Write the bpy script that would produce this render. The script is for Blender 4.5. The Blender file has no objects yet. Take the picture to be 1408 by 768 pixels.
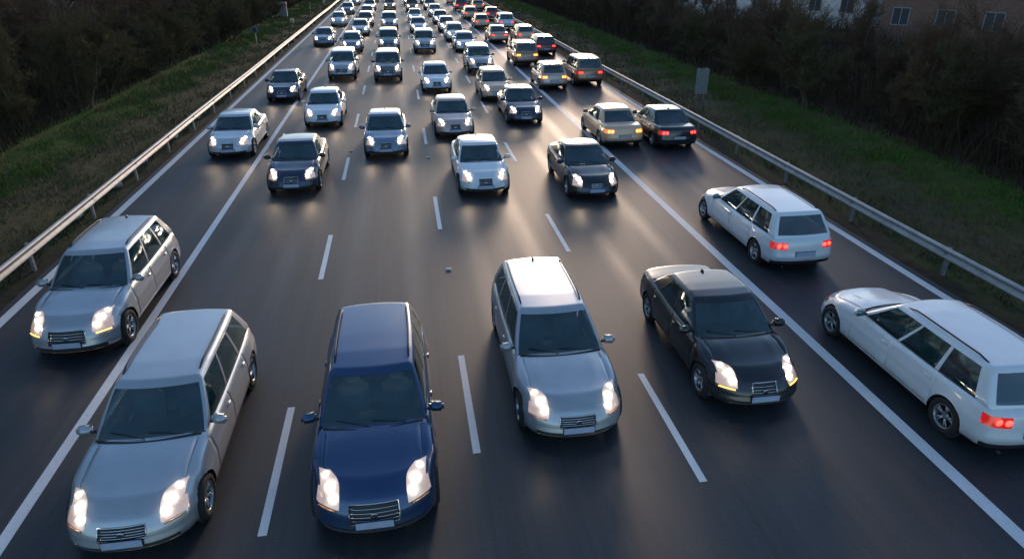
import bpy, bmesh, math, random
import numpy as np
from mathutils import Vector, Matrix
R = math.radians
random.seed(7); rng = np.random.default_rng(7)
scene = bpy.context.scene
C = scene.collection

# ------------------------------------------------------------ helpers
def tag(o, label=None, cat=None, group=None, kind=None):
    if label: o['label'] = label
    if cat: o['category'] = cat
    if group: o['group'] = group
    if kind: o['kind'] = kind
    return o

def link(name, data, parent=None, loc=(0, 0, 0), rz=0.0):
    o = bpy.data.objects.new(name, data); C.objects.link(o)
    o.location = loc; o.rotation_euler = (0, 0, rz)
    if parent: o.parent = parent
    return o

def mesh_from(name, verts, faces, mats=(), fm=None, smooth=True):
    me = bpy.data.meshes.new(name)
    me.from_pydata([tuple(v) for v in verts], [], [tuple(f) for f in faces])
    for m in mats: me.materials.append(m)
    if fm is not None: me.polygons.foreach_set('material_index', np.array(fm, dtype=np.int32))
    me.polygons.foreach_set('use_smooth', np.full(len(me.polygons), smooth, dtype=bool))
    me.update()
    return me

def tri_mesh(name, V, F, mat, smooth=False):
    """fast numpy mesh, F is (n,k) index array"""
    V = np.asarray(V, dtype=np.float32); F = np.asarray(F, dtype=np.int32)
    me = bpy.data.meshes.new(name)
    me.vertices.add(len(V)); me.vertices.foreach_set('co', V.ravel())
    k = F.shape[1]
    me.loops.add(F.size); me.loops.foreach_set('vertex_index', F.ravel())
    me.polygons.add(len(F))
    me.polygons.foreach_set('loop_start', np.arange(0, F.size, k, dtype=np.int32))
    me.polygons.foreach_set('use_smooth', np.full(len(F), smooth, dtype=bool))
    me.materials.append(mat); me.update(calc_edges=True); me.validate()
    return me

class MB:
    def __init__(s): s.v = []; s.f = []; s.m = []
    def add(s, vs, fs, mi=0):
        b = len(s.v); s.v += [tuple(v) for v in vs]
        s.f += [tuple(b + i for i in f) for f in fs]; s.m += [mi] * len(fs)
    def box(s, c, d, mi=0, M=None, bev=0.0):
        x, y, z = d[0] / 2, d[1] / 2, d[2] / 2
        if bev <= 0:
            vs = [(sx * x, sy * y, sz * z) for sx in (-1, 1) for sy in (-1, 1) for sz in (-1, 1)]
            fs = [(0, 1, 3, 2), (4, 6, 7, 5), (0, 4, 5, 1), (2, 3, 7, 6), (0, 2, 6, 4), (1, 5, 7, 3)]
        else:
            bm = bmesh.new(); bmesh.ops.create_cube(bm, size=1)
            for v in bm.verts: v.co = Vector((v.co.x * d[0], v.co.y * d[1], v.co.z * d[2]))
            bmesh.ops.bevel(bm, geom=bm.edges[:] + bm.verts[:], offset=bev, segments=2, affect='EDGES')
            bm.verts.index_update()
            vs = [v.co.copy() for v in bm.verts]; fs = [[v.index for v in f.verts] for f in bm.faces]; bm.free()
        out = []
        for v in vs:
            v = Vector(v)
            if M: v = M @ v
            out.append(v + Vector(c))
        s.add(out, fs, mi)
    def tube(s, pts, rs, n=6, mi=0, cap=True):
        pts = [Vector(p) for p in pts]
        if not hasattr(rs, '__len__'): rs = [rs] * len(pts)
        vs = []; N = len(pts)
        for i, p in enumerate(pts):
            d = (pts[min(i + 1, N - 1)] - pts[max(i - 1, 0)]).normalized()
            a = Vector((0, 0, 1)) if abs(d.z) < .9 else Vector((1, 0, 0))
            u = d.cross(a).normalized(); w = d.cross(u)
            for k in range(n):
                t = 2 * math.pi * k / n
                vs.append(p + (u * math.cos(t) + w * math.sin(t)) * rs[i])
        fs = []
        for i in range(N - 1):
            for k in range(n):
                a, b = i * n + k, i * n + (k + 1) % n
                fs.append((a, b, b + n, a + n))
        if cap: fs += [tuple(range(n))[::-1], tuple(range((N - 1) * n, N * n))]
        s.add(vs, fs, mi)
    def lathe(s, prof, n=28, mi=0, axis='x', c=(0, 0, 0)):
        vs = []; fs = []; m = len(prof)
        for k in range(n):
            t = 2 * math.pi * k / n
            for (a, r) in prof:
                if axis == 'x': vs.append((c[0] + a, c[1] + r * math.cos(t), c[2] + r * math.sin(t)))
                else: vs.append((c[0] + r * math.cos(t), c[1] + r * math.sin(t), c[2] + a))
        for k in range(n):
            k2 = (k + 1) % n
            for i in range(m - 1):
                fs.append((k * m + i, k * m + i + 1, k2 * m + i + 1, k2 * m + i))
        s.add(vs, fs, mi)
    def mesh(s, name, mats, smooth=True): return mesh_from(name, s.v, s.f, mats, s.m, smooth)

# ------------------------------------------------------------ materials
def mat(name):
    m = bpy.data.materials.new(name); m.use_nodes = True
    nt = m.node_tree; b = nt.nodes['Principled BSDF']
    return m, nt, b
def node(nt, t, **kw):
    n = nt.nodes.new(t)
    for k, v in kw.items(): setattr(n, k, v)
    return n
def noise(nt, scale, detail=4, rough=.6, coord='Object', stretch=None):
    tc = node(nt, 'ShaderNodeTexCoord'); out = tc.outputs[coord]
    if stretch:
        mp = node(nt, 'ShaderNodeMapping'); mp.inputs['Scale'].default_value = stretch
        nt.links.new(out, mp.inputs[0]); out = mp.outputs[0]
    n = node(nt, 'ShaderNodeTexNoise'); n.inputs['Scale'].default_value = scale
    n.inputs['Detail'].default_value = detail; n.inputs['Roughness'].default_value = rough
    nt.links.new(out, n.inputs['Vector']); return n.outputs['Fac']
def ramp(nt, fac, stops):
    r = node(nt, 'ShaderNodeValToRGB'); el = r.color_ramp.elements
    while len(el) < len(stops): el.new(.5)
    for e, (p, c) in zip(el, stops): e.position = p; e.color = (*c, 1)
    nt.links.new(fac, r.inputs[0]); return r.outputs['Color']
def mix(nt, fac, a, b, mode='MIX'):
    n = node(nt, 'ShaderNodeMix', data_type='RGBA', blend_type=mode)
    for i, v in ((0, fac), (6, a), (7, b)):
        if isinstance(v, bpy.types.NodeSocket): nt.links.new(v, n.inputs[i])
        elif i == 0: n.inputs[0].default_value = v
        else: n.inputs[i].default_value = (*v, 1)
    return n.outputs[2]
def bump(nt, b, h, strength=.3, dist=.01):
    n = node(nt, 'ShaderNodeBump'); n.inputs['Strength'].default_value = strength
    n.inputs['Distance'].default_value = dist
    nt.links.new(h, n.inputs['Height']); nt.links.new(n.outputs[0], b.inputs['Normal'])
def simple(name, col, rough=.5, metal=0.0, coat=0.0, spec=.5, var=.12, scale=6):
    m, nt, b = mat(name)
    f = noise(nt, scale)
    lo = tuple(c * (1 - var) for c in col); hi = tuple(min(1, c * (1 + var)) for c in col)
    nt.links.new(ramp(nt, f, [(.3, lo), (.7, hi)]), b.inputs['Base Color'])
    b.inputs['Roughness'].default_value = rough; b.inputs['Metallic'].default_value = metal
    b.inputs['Coat Weight'].default_value = coat; b.inputs['Specular IOR Level'].default_value = spec
    return m
def paint(name, col, metal=.5, rough=.32):
    m, nt, b = mat('paint_' + name)
    g = noise(nt, 2.2, 5, .65)
    d = ramp(nt, g, [(.35, col), (.8, tuple(c * .86 + .012 for c in col))])
    tc = node(nt, 'ShaderNodeTexCoord'); sp = node(nt, 'ShaderNodeSeparateXYZ'); nt.links.new(tc.outputs['Object'], sp.inputs[0])
    mr = node(nt, 'ShaderNodeMapRange'); mr.inputs['From Min'].default_value = .55; mr.inputs['From Max'].default_value = .2
    nt.links.new(sp.outputs['Z'], mr.inputs['Value'])
    mu = node(nt, 'ShaderNodeMath', operation='MULTIPLY'); nt.links.new(mr.outputs[0], mu.inputs[0]); nt.links.new(g, mu.inputs[1])
    nt.links.new(mix(nt, mu.outputs[0], d, (.07, .065, .06)), b.inputs['Base Color'])   # road grime on the sills
    b.inputs['Metallic'].default_value = metal; b.inputs['Roughness'].default_value = rough
    rr = ramp(nt, noise(nt, 1.6, 3, .5), [(.3, (rough * .9,) * 3), (.75, (rough * 1.2,) * 3)])
    nt.links.new(rr, b.inputs['Roughness'])
    b.inputs['Coat Weight'].default_value = .8; b.inputs['Coat Roughness'].default_value = .09
    return m
PAINT = dict(
    silver=paint('silver', (.46, .475, .50), .55, .34), white=paint('white', (.74, .76, .78), .05, .35),
    pearl=paint('pearl', (.60, .62, .65), .35, .34), navy=paint('navy', (.018, .028, .065), .35, .3),
    black=paint('black', (.012, .013, .018), .2, .28), blue=paint('blue', (.022, .060, .15), .5, .3),
    steel=paint('steel_blue', (.20, .26, .34), .5, .34), grey=paint('grey', (.16, .165, .175), .5, .34),
    beige=paint('beige', (.60, .38, .23), .25, .36), cream=paint('cream', (.80, .50, .31), .1, .36),
    red=paint('red', (.36, .018, .014), .25, .32), maroon=paint('maroon', (.13, .012, .012), .3, .32),
    bronze=paint('bronze', (.38, .20, .11), .5, .36), rose=paint('rose_silver', (.60, .44, .38), .4, .36))
M_trim = simple('black_trim', (.018, .018, .02), .55)
M_int = simple('cabin_trim', (.06, .062, .066), .8)
M_seat = simple('seat_cloth', (.30, .28, .26), .9)
M_tyre = simple('tyre_rubber', (.018, .018, .018), .85)
M_rim = simple('alloy', (.38, .39, .41), .35, .85)
M_chrome = simple('chrome', (.6, .6, .62), .18, 1.0)
M_plate = simple('plate', (.42, .47, .60), .4)
M_house = simple('lamp_housing', (.35, .36, .38), .2, .6, 1)
M_redglass = simple('red_lens', (.25, .01, .01), .15, 0, 1)
def glass():
    m, nt, b = mat('tinted_glass'); nt.nodes.remove(b)
    out = nt.nodes['Material Output']
    tr = node(nt, 'ShaderNodeBsdfTransparent'); tr.inputs[0].default_value = (.62, .78, .79, 1)
    gl = node(nt, 'ShaderNodeBsdfGlossy'); gl.inputs['Roughness'].default_value = .05; gl.inputs[0].default_value = (.80, .93, .97, 1)
    df = node(nt, 'ShaderNodeBsdfDiffuse'); df.inputs[0].default_value = (.03, .13, .14, 1)
    m0 = node(nt, 'ShaderNodeMixShader'); m0.inputs[0].default_value = .14
    nt.links.new(tr.outputs[0], m0.inputs[1]); nt.links.new(df.outputs[0], m0.inputs[2])
    fr = node(nt, 'ShaderNodeFresnel'); fr.inputs[0].default_value = 2.0
    ms = node(nt, 'ShaderNodeMixShader')
    nt.links.new(fr.outputs[0], ms.inputs[0]); nt.links.new(m0.outputs[0], ms.inputs[1]); nt.links.new(gl.outputs[0], ms.inputs[2])
    nt.links.new(ms.outputs[0], out.inputs[0]); return m
M_glass = glass()
def lampmat(name, base, em, st, rough=.15):
    m, nt, b = mat(name); b.inputs['Base Color'].default_value = (*base, 1)
    b.inputs['Emission Color'].default_value = (*em, 1); b.inputs['Emission Strength'].default_value = st
    b.inputs['Roughness'].default_value = rough; b.inputs['Coat Weight'].default_value = 1; return m
M_lit = lampmat('headlight_lit', (.6, .6, .6), (1, .52, .22), .12)
M_bulb = lampmat('headlight_bulb', (1, 1, 1), (1, .84, .64), 10)
M_tail = lampmat('tail_lit', (.3, .01, .01), (1, .012, .01), .16)
M_tailbulb = lampmat('tail_bulb', (.5, .02, .02), (1, .03, .02), 3.0)
M_amber = lampmat('indicator_lit', (.4, .15, .02), (1, .36, .06), 2.2)
M_amber_lens = lampmat('amber_lens', (.5, .16, .03), (1, .30, .05), .35)
M_amber_off = lampmat('indicator_dull', (.45, .18, .04), (1, .4, .1), 0)

# ------------------------------------------------------------ car bodies
def ss(a, b, x):
    t = min(1, max(0, (x - a) / (b - a))); return t * t * (3 - 2 * t)
def lin(x, pts):
    if x <= pts[0][0]: return pts[0][1]
    for (a, va), (b, vb) in zip(pts, pts[1:]):
        if x <= b: t = (x - a) / (b - a); t = t * t * (3 - 2 * t) * .5 + t * .5; return va + (vb - va) * t
    return pts[-1][1]
def subdiv(marks, step):
    marks = sorted(set(round(m, 5) for m in marks)); out = []
    for a, b in zip(marks, marks[1:]):
        n = max(1, int(round((b - a) / step)))
        out += [a + (b - a) * i / n for i in range(n)]
    return out + [marks[-1]]

TYPES = {
 # L length, W half width, H height, cowl, header, roof end, rear base; belt height; wheel radius
 'sedan':  dict(L=4.70, W=.91, H=1.44, y0=1.18, rf=.80, y1=4.02, rr=.78, belt=.93, nose=.70, hood=.93, tail=.98, wr=.325, yB=2.38, side=[(1.30, 2.34), (2.42, 3.38)], kind='sedan', gw=.27, gz=(.44, .88)),
 'crossover': dict(L=4.98, W=.93, H=1.63, y0=1.30, rf=.80, y1=4.86, rr=.50, belt=1.02, nose=.80, hood=1.03, tail=1.04, wr=.36, yB=2.54, side=[(1.44, 2.50), (2.58, 3.62), (3.72, 4.50)], kind='estate', gw=.40, gz=(.42, .84), lx=.56),
 'coupe':  dict(L=4.60, W=.90, H=1.39, y0=1.25, rf=.86, y1=4.10, rr=1.0, belt=.90, nose=.66, hood=.89, tail=.96, wr=.325, yB=2.55, side=[(1.38, 2.50), (2.58, 3.30)], kind='sedan', gw=.22, gz=(.60, .82), lx=.60, lz=.66),
 'hatch':  dict(L=4.20, W=.88, H=1.48, y0=1.02, rf=.80, y1=4.06, rr=.52, belt=.95, nose=.74, hood=.96, tail=1.0, wr=.315, yB=2.22, side=[(1.14, 2.18), (2.26, 3.30)], kind='hatch', gw=.42, gz=(.62, .76), lx=.54),
 'estate': dict(L=4.85, W=.92, H=1.49, y0=1.24, rf=.80, y1=4.74, rr=.42, belt=.95, nose=.72, hood=.95, tail=.98, wr=.33, yB=2.46, side=[(1.36, 2.42), (2.50, 3.48), (3.58, 4.42)], kind='estate'),
 'long_estate': dict(L=5.15, W=.92, H=1.52, y0=1.40, rf=.84, y1=5.03, rr=.40, belt=.95, nose=.72, hood=.95, tail=.98, wr=.335, yB=2.66, side=[(1.54, 2.62), (2.70, 3.72), (3.82, 4.72)], kind='estate'),
 'suv':    dict(L=4.75, W=.93, H=1.68, y0=1.16, rf=.68, y1=4.64, rr=.36, belt=1.06, nose=.86, hood=1.08, tail=1.08, wr=.365, yB=2.36, side=[(1.28, 2.32), (2.40, 3.42), (3.52, 4.36)], kind='estate', gw=.44, gz=(.46, .84), lx=.56, lz=.64),
}
MESH = {}
def build_type(key):
    T = TYPES[key]; L, W, H = T['L'], T['W'], T['H']; z0 = .19 if key != 'suv' else .25
    z1 = .95; wr = T['wr']; ar = wr + .045
    yw = (.84, L - .92 if T['kind'] != 'hatch' else L - .74)
    hoodx = .80 * W
    if T['kind'] == 'sedan': top = [(0, T['nose']), (.25, T['nose'] + .09), (T['y0'] + .1, T['hood']), (2.4, T['belt']), (T['y1'] - .1, T['tail']), (L - .15, T['tail'] - .015), (L, T['tail'] - .05)]
    else: top = [(0, T['nose']), (.25, T['nose'] + .09), (T['y0'] + .1, T['hood']), (2.4, T['belt']), (L - .2, T['tail']), (L, T['tail'] - .02)]
    rx, ry, rz = .10, .17, .11
    def rnd(p, lo, hi, r):
        c = [min(max(p[i], lo[i] + r[i]), hi[i] - r[i]) for i in range(3)]
        q = [(p[i] - c[i]) / r[i] for i in range(3)]; n = math.sqrt(sum(a * a for a in q))
        if n < 1e-9: return tuple(p)
        return tuple(c[i] + q[i] / n * r[i] for i in range(3))
    LO, HI = (-W, 0, z0), (W, L, z1)
    def low(p):
        x, y, z = rnd(p, LO, HI, (rx, ry, rz))
        tt = abs(x) / W
        x += math.copysign(W * .17 * math.exp(-((tt - .58) / .16) ** 2) * ss(.10, .52, y) * (1 - ss(.52, .9, y)) * ss(z0 + .6 * (z1 - z0), z1, z), x)
        t = abs(x) / W; s = (z - z0) / (z1 - z0)
        ff = 1 - ss(0, 1.15, y); fr = 1 - ss(0, .95, L - y)
        zt = lin(y, top)
        z = z0 + s * (zt - z0)
        z += .045 * (1 - t * t) * ss(.75, 1, s) * (.5 + .5 * (1 - ss(T['y0'] - .2, T['y0'] + .3, y)))
        z += .012 * math.exp(-((t - .56) / .09) ** 2) * ss(.9, 1, s) * (1 - ss(T['y0'] - .2, T['y0'] + .1, y)) * ss(.05, .3, y)
        if s < .12: z += .05 * (ff ** 2 + fr ** 2) * (1 - s / .12)
        x *= 1 - .075 * ff ** 1.5 - .055 * fr ** 1.5
        x *= 1 - .05 * max(0, (.22 - s) / .22) - .045 * ss(.55, 1, s) + .012 * math.exp(-((s - .62) / .07) ** 2)
        for w in yw: x *= 1 + .012 * math.exp(-((y - w) / .38) ** 2) * (1 - ss(.7, 1, s))
        y += ff * (.20 * t ** 2 + .20 * t ** 5)
        z += .04 * ss(.45, .95, t) * (1 - ss(0, .45, y)) * ss(.5, .75, s) * (1 - ss(.97, 1.02, s))
        y += ff * (.17 * max(0, (s - .50) / .50) ** 1.6 - .035 * math.exp(-((s - .32) / .12) ** 2) + .05 * max(0, (.15 - s) / .15))
        y -= fr * (.09 * t ** 2 + .10 * t ** 6)
        y -= fr * (.07 * max(0, (s - .6) / .4) ** 1.5 - .04 * math.exp(-((s - .38) / .13) ** 2) + .05 * max(0, (.15 - s) / .15))
        return Vector((x, y, z))
    # param marks
    dz = [z0 + .13]                       # sill line under the doors
    lampz = (z0 + T.get('lz', .72) * (z1 - z0), z1)
    gz = tuple(z0 + a * (z1 - z0) for a in T.get('gz', (.50, .80)))
    iz = (z0 + .13 * (z1 - z0), z0 + .33 * (z1 - z0))
    tz = (z0 + .66 * (z1 - z0), z0 + .88 * (z1 - z0))
    doors = [(T['y0'] + .08, T['yB']), (T['yB'], T['side'][1][1] + (.10 if T['kind'] == 'sedan' else .12))]
    if key == 'coupe': doors = doors[:1]
    marks = [0, .02, .05, .09, .15, .42, T['y0'] - .06, T['y0'] + .16, T['y1'] - .14, L - .30, L - .09, L - .05, L - .02, L, L - .55]
    gro = sorted(set([round(d, 4) for pr in doors for d in pr]))
    for g in gro: marks += [g - .007, g, g + .007]
    marks = [m for m in marks if not any(0 < abs(m - g) < .03 and round(abs(m - g), 4) != .007 for g in gro)]
    ys = subdiv(marks, .055)
    lx = T.get('lx', .58) * W; gw_ = T.get('gw', .36) * W
    xm = [0, .17, gw_, lx, hoodx - .007, hoodx, hoodx + .007, W * .90, W * .95, W * .985, W]
    xs = subdiv(xm, .075); xs = sorted(set([-a for a in xs] + xs))
    zs = subdiv([z0, z0 + .02, z0 + .05, dz[0] - .007, dz[0], dz[0] + .007, *lampz, *gz, *iz, *tz, z1 - .07, z1 - .03, z1 - .01, z1], .05)
    V = []; P = []; idx = {}
    def vid(x, y, z):
        k = (round(x, 4), round(y, 4), round(z, 4))
        if k not in idx: idx[k] = len(V); P.append((x, y, z)); V.append(low((x, y, z)))
        return idx[k]
    faces = []   # (verts, side, centre)
    def grid(A, B, fn, side, flip):
        for i in range(len(A) - 1):
            for j in range(len(B) - 1):
                q = [vid(*fn(A[i], B[j])), vid(*fn(A[i + 1], B[j])), vid(*fn(A[i + 1], B[j + 1])), vid(*fn(A[i], B[j + 1]))]
                if flip: q = q[::-1]
                faces.append((q, side, fn((A[i] + A[i + 1]) / 2, (B[j] + B[j + 1]) / 2)))
    grid(xs, zs, lambda a, b: (a, 0, b), 'front', False)
    grid(xs, zs, lambda a, b: (a, L, b), 'rear', True)
    grid(ys, zs, lambda a, b: (-W, a, b), 'left', True)
    grid(ys, zs, lambda a, b: (W, a, b), 'right', False)
    grid(xs, ys, lambda a, b: (a, b, z1), 'top', False)
    grid(xs, ys, lambda a, b: (a, b, z0), 'bottom', True)
    # door and bonnet shut lines
    for i, (x, y, z) in enumerate(P):
        n = None
        if abs(abs(x) - W) < 1e-4 and z > dz[0] - .001 and z < z1 - .02:
            if any(abs(y - g) < 1e-3 for g in gro) or (abs(z - dz[0]) < 1e-3 and doors[0][0] <= y <= doors[-1][1]):
                V[i] = V[i] - Vector((.012 * (1 if x > 0 else -1), 0, 0))
        if abs(z - z1) < 1e-4 and abs(abs(x) - hoodx) < 1e-3 and .45 < y < T['y0'] + .05: V[i] = V[i] - Vector((0, 0, .012))
    # wheel arches
    cut = set()
    for fi, (q, side, c) in enumerate(faces):
        if side in ('left', 'right'):
            m = sum((V[i] for i in q), Vector()) / 4
            for w in yw:
                if math.hypot(m.y - w, m.z - wr) < ar: cut.add(fi)
    vc = {}
    for fi in cut:
        for i in faces[fi][0]: vc[i] = 1
    keepv = set(i for fi, f in enumerate(faces) if fi not in cut for i in f[0])
    for i in vc:
        if i in keepv:
            w = min(yw, key=lambda a: abs(a - V[i].y)); d = math.hypot(V[i].y - w, V[i].z - wr)
            if d > .05 and V[i].z > z0 + .03:
                k = ar / d; V[i] = Vector((V[i].x, w + (V[i].y - w) * k, wr + (V[i].z - wr) * k))
    # classify
    G = {}
    for fi, (q, side, c) in enumerate(faces):
        if fi in cut: continue
        x, y, z = c; k = ('body', 0)
        sx = 'r' if x > 0 else 'l'
        if side == 'bottom': k = ('body', 1)
        if side == 'top':
            if T['y0'] + .16 < y < T['y1'] - .14 and abs(x) < W * .90: continue       # open into the cabin
            if y < T['y0'] + .16 and abs(x) < hoodx and y > .09: k = ('bonnet', 0)
            if y < .42 and lx < abs(x) < W * .90: k = ('head_' + sx, 0)
            if T['kind'] == 'sedan' and y > T['y1'] - .14 and abs(x) < hoodx: k = ('boot_lid', 0)
        if side in ('left', 'right'):
            for n, (a, b) in enumerate(doors):
                if a < y < b and z > dz[0]: k = ('door_%d%s' % (n, sx), 0)
            if False: pass
            if tz[0] < z < tz[1] and y > L - .09: k = ('tail_' + sx, 0)
            if z < z0 + .10: k = ('body', 1)
        if side == 'front':
            if lampz[0] < z < lampz[1] and lx < abs(x) < W * .95: k = ('head_' + sx, 0)
            elif gz[0] < z < gz[1] and abs(x) < gw_: k = ('grille', 0)
            elif iz[0] < z < iz[1] and abs(x) < hoodx: k = ('intake', 0)
        if side == 'rear':
            if tz[0] < z < tz[1] and abs(x) > lx: k = ('tail_' + sx, 0)
            elif z > z0 + .55 * (z1 - z0) and abs(x) < lx: k = ('boot_lid', 0)
            elif z < z0 + .18: k = ('body', 1)
        G.setdefault(k[0], []).append((q, k[1]))
    # wheel wells
    WV, WF = [], []
    for w in yw:
        for sx in (-1, 1):
            b = len(WV); n = 20
            for k in range(n + 1):
                t = R(-20 + 220 * k / n)
                yy, zz = w + ar * math.cos(t), wr + ar * math.sin(t)
                WV += [(sx * (W * .93), yy, zz), (sx * (W - .34), yy, zz)]
            for k in range(n): WF.append((b + 2 * k, b + 2 * k + 1, b + 2 * k + 3, b + 2 * k + 2))
            WV.append((sx * (W - .34), w, wr)); cidx = len(WV) - 1
            for k in range(n): WF.append((b + 2 * k + 1, cidx, b + 2 * k + 3))
    # greenhouse
    Wg = W * .945; zb = T['belt'] - .03; zr = H; y0, y1 = T['y0'], T['y1']; tum = .23 if key != 'suv' else .15
    GLO, GHI = (-Wg, y0, zb), (Wg, y1, zr)
    def gh(p):
        x, y, z = rnd(p, GLO, GHI, (.075, .07, .075))
        s = (z - zb) / (zr - zb); u = (y - y0) / (y1 - y0)
        x *= 1 - tum * s ** 1.25
        a = y0 + T['rf'] * s ** .93; b = y1 - T['rr'] * s
        t = abs(x) / Wg
        y = a + (b - a) * u
        y += .16 * t * t * (1 - u) ** 2 - .10 * t * t * u ** 2
        x *= 1 - .05 * (1 - u) ** 3 - .06 * u ** 3
        z += (.035 * (1 - t * t) - .05 * max(0, u - .45) ** 1.3 - .03 * max(0, .22 - u) / .22) * ss(.7, 1, s)
        return Vector((x, y, z))
    zl = (zb + .045, zr - .075)
    if T['kind'] == 'sedan': rz_low = zb + .06
    else: rz_low = zb + .10
    gm = [y0, y0 + .02, y0 + .05, y0 + .08, y1 - .08, y1 - .05, y1 - .02, y1] + [v for pr in T['side'] for v in pr]
    gys = subdiv(gm, .09); gx = subdiv([0, .35, Wg - .12, Wg - .06, Wg - .02, Wg], .09); gx = sorted(set([-a for a in gx] + gx))
    gzs = subdiv([zb, zl[0], zl[1], zr - .045, zr - .02, zr, rz_low], .06)
    GV = []; gi = {}; gf = {}
    def gvid(x, y, z):
        k = (round(x, 4), round(y, 4), round(z, 4))
        if k not in gi: gi[k] = len(GV); GV.append(gh((x, y, z)))
        return gi[k]
    def ggrid(A, B, fn, side, flip):
        for i in range(len(A) - 1):
            for j in range(len(B) - 1):
                q = [gvid(*fn(A[i], B[j])), gvid(*fn(A[i + 1], B[j])), gvid(*fn(A[i + 1], B[j + 1])), gvid(*fn(A[i], B[j + 1]))]
                if flip: q = q[::-1]
                x, y, z = fn((A[i] + A[i + 1]) / 2, (B[j] + B[j + 1]) / 2); k = 'roof'
                if side == 'front' and abs(x) < Wg - .06 and z < zl[1] + .01: k = 'windscreen'
                if side == 'rear' and abs(x) < Wg - .12 and rz_low < z < zl[1]: k = 'rear_window'
                if side in 'lr' and zl[0] < z < zl[1]:
                    for n, (a, b) in enumerate(T['side']):
                        if a < y < b: k = 'sw_%d%s' % (n, side)
                gf.setdefault(k, []).append(q)
    ggrid(gx, gzs, lambda a, b: (a, y0, b), 'front', False)
    ggrid(gx, gzs, lambda a, b: (a, y1, b), 'rear', True)
    ggrid(gys, gzs, lambda a, b: (-Wg, a, b), 'l', True)
    ggrid(gys, gzs, lambda a, b: (Wg, a, b), 'r', False)
    ggrid(gx, gys, lambda a, b: (a, b, zr), 'top', False)
    def sub(name, VV, fl, mats, mi=None, extra=None, push=None, thick=None):
        used = sorted(set(i for q in fl for i in q)); mp = {i: n for n, i in enumerate(used)}
        vs = [Vector(VV[i]) for i in used]; fs = [[mp[i] for i in q] for q in fl]
        if push:
            me0 = mesh_from('tmp', vs, fs); nn = [Vector(v.normal) for v in me0.vertices]; bpy.data.meshes.remove(me0)
            vs = [v + n * push for v, n in zip(vs, nn)]
        m = list(mi) if mi else [0] * len(fs)
        if extra:
            b = len(vs); vs += extra[0]; fs += [[b + i for i in f] for f in extra[1]]; m += extra[2]
        return mesh_from(name, vs, fs, mats, m)
    out = {'T': T, 'yw': yw}
    # body: lower shell + wells
    PM = PAINT['silver']
    fl = [q for q, m in G['body']]; mi = [m for q, m in G['body']]
    out['body'] = sub('car_body', V, fl, [PM, M_trim, M_int], mi, (WV, WF, [2] * len(WF)))
    out['bonnet'] = sub('bonnet', V, [q for q, m in G['bonnet']], [PM])
    out['boot_lid'] = sub('boot_lid', V, [q for q, m in G['boot_lid']], [PM])
    for n in range(len(doors)):
        for s in 'lr': out['door_%d%s' % (n, s)] = sub('door', V, [q for q, m in G['door_%d%s' % (n, s)]], [PM])
    for s in 'lr':
        out['head_' + s] = sub('headlight', V, [q for q, m in G['head_' + s]], [M_house], push=.004)
        out['tail_' + s] = sub('tail_light', V, [q for q, m in G['tail_' + s]], [M_redglass], push=.006)
    out['roof'] = sub('roof', GV, gf['roof'], [PM])
    out['windscreen'] = sub('windscreen', GV, gf['windscreen'], [M_glass], push=-.006)
    out['rear_window'] = sub('rear_window', GV, gf['rear_window'], [M_glass], push=-.006)
    nside = len(T['side'])
    for n in range(nside):
        for s in 'lr': out['sw_%d%s' % (n, s)] = sub('side_window', GV, gf['sw_%d%s' % (n, s)], [M_glass], push=-.006)
    out['nside'] = nside; out['ndoor'] = len(doors)
    # grille: recessed dark panel with bright bars and surround
    g = MB(); used = G['grille']; vs = [V[i] + Vector((0, .012, 0)) for q, m in used for i in q]
    g.add(vs, [(4 * i, 4 * i + 1, 4 * i + 2, 4 * i + 3) for i in range(len(used))], 0)
    gw = gw_
    for k in range(1, 5):
        z = gz[0] + (gz[1] - gz[0]) * k / 5
        g.tube([low((gw * .97 * (i / 5 - 1), 0, z)) for i in range(11)], .008, 4, 1)
    ring = [low((gw * a, 0, z)) + Vector((0, -.004, 0)) for a, z in [(-1, gz[0]), (-.5, gz[0]), (0, gz[0]), (.5, gz[0]), (1, gz[0]), (1, (gz[0] + gz[1]) / 2), (1, gz[1]), (.5, gz[1]), (0, gz[1]), (-.5, gz[1]), (-1, gz[1]), (-1, (gz[0] + gz[1]) / 2), (-1, gz[0])]]
    g.tube(ring, .012, 5, 1)
    c = low((0, 0, (gz[0] + gz[1]) / 2)); g.lathe([(0, 0), (.0, .05), (.008, .052), (.012, .04), (.012, 0)], 18, 1, 'z')
    nb = 18 * 5
    for i in range(len(g.v) - nb, len(g.v)):
        a = g.v[i]; g.v[i] = (c.x + a[0], c.y - .012 - a[2], c.z + a[1])
    out['grille'] = g.mesh('grille', [M_trim, M_chrome])
    g = MB(); used = G['intake']; vs = [V[i] + Vector((0, .015, 0)) for q, m in used for i in q]
    g.add(vs, [(4 * i, 4 * i + 1, 4 * i + 2, 4 * i + 3) for i in range(len(used))], 0)
    for k in (1, 2):
        z = iz[0] + (iz[1] - iz[0]) * k / 3
        g.tube([low((hoodx * .96 * (i / 6 - 1), 0, z)) + Vector((0, .004, 0)) for i in range(13)], .009, 4, 1)
    out['intake'] = g.mesh('lower_grille', [M_trim, M_int])
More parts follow.
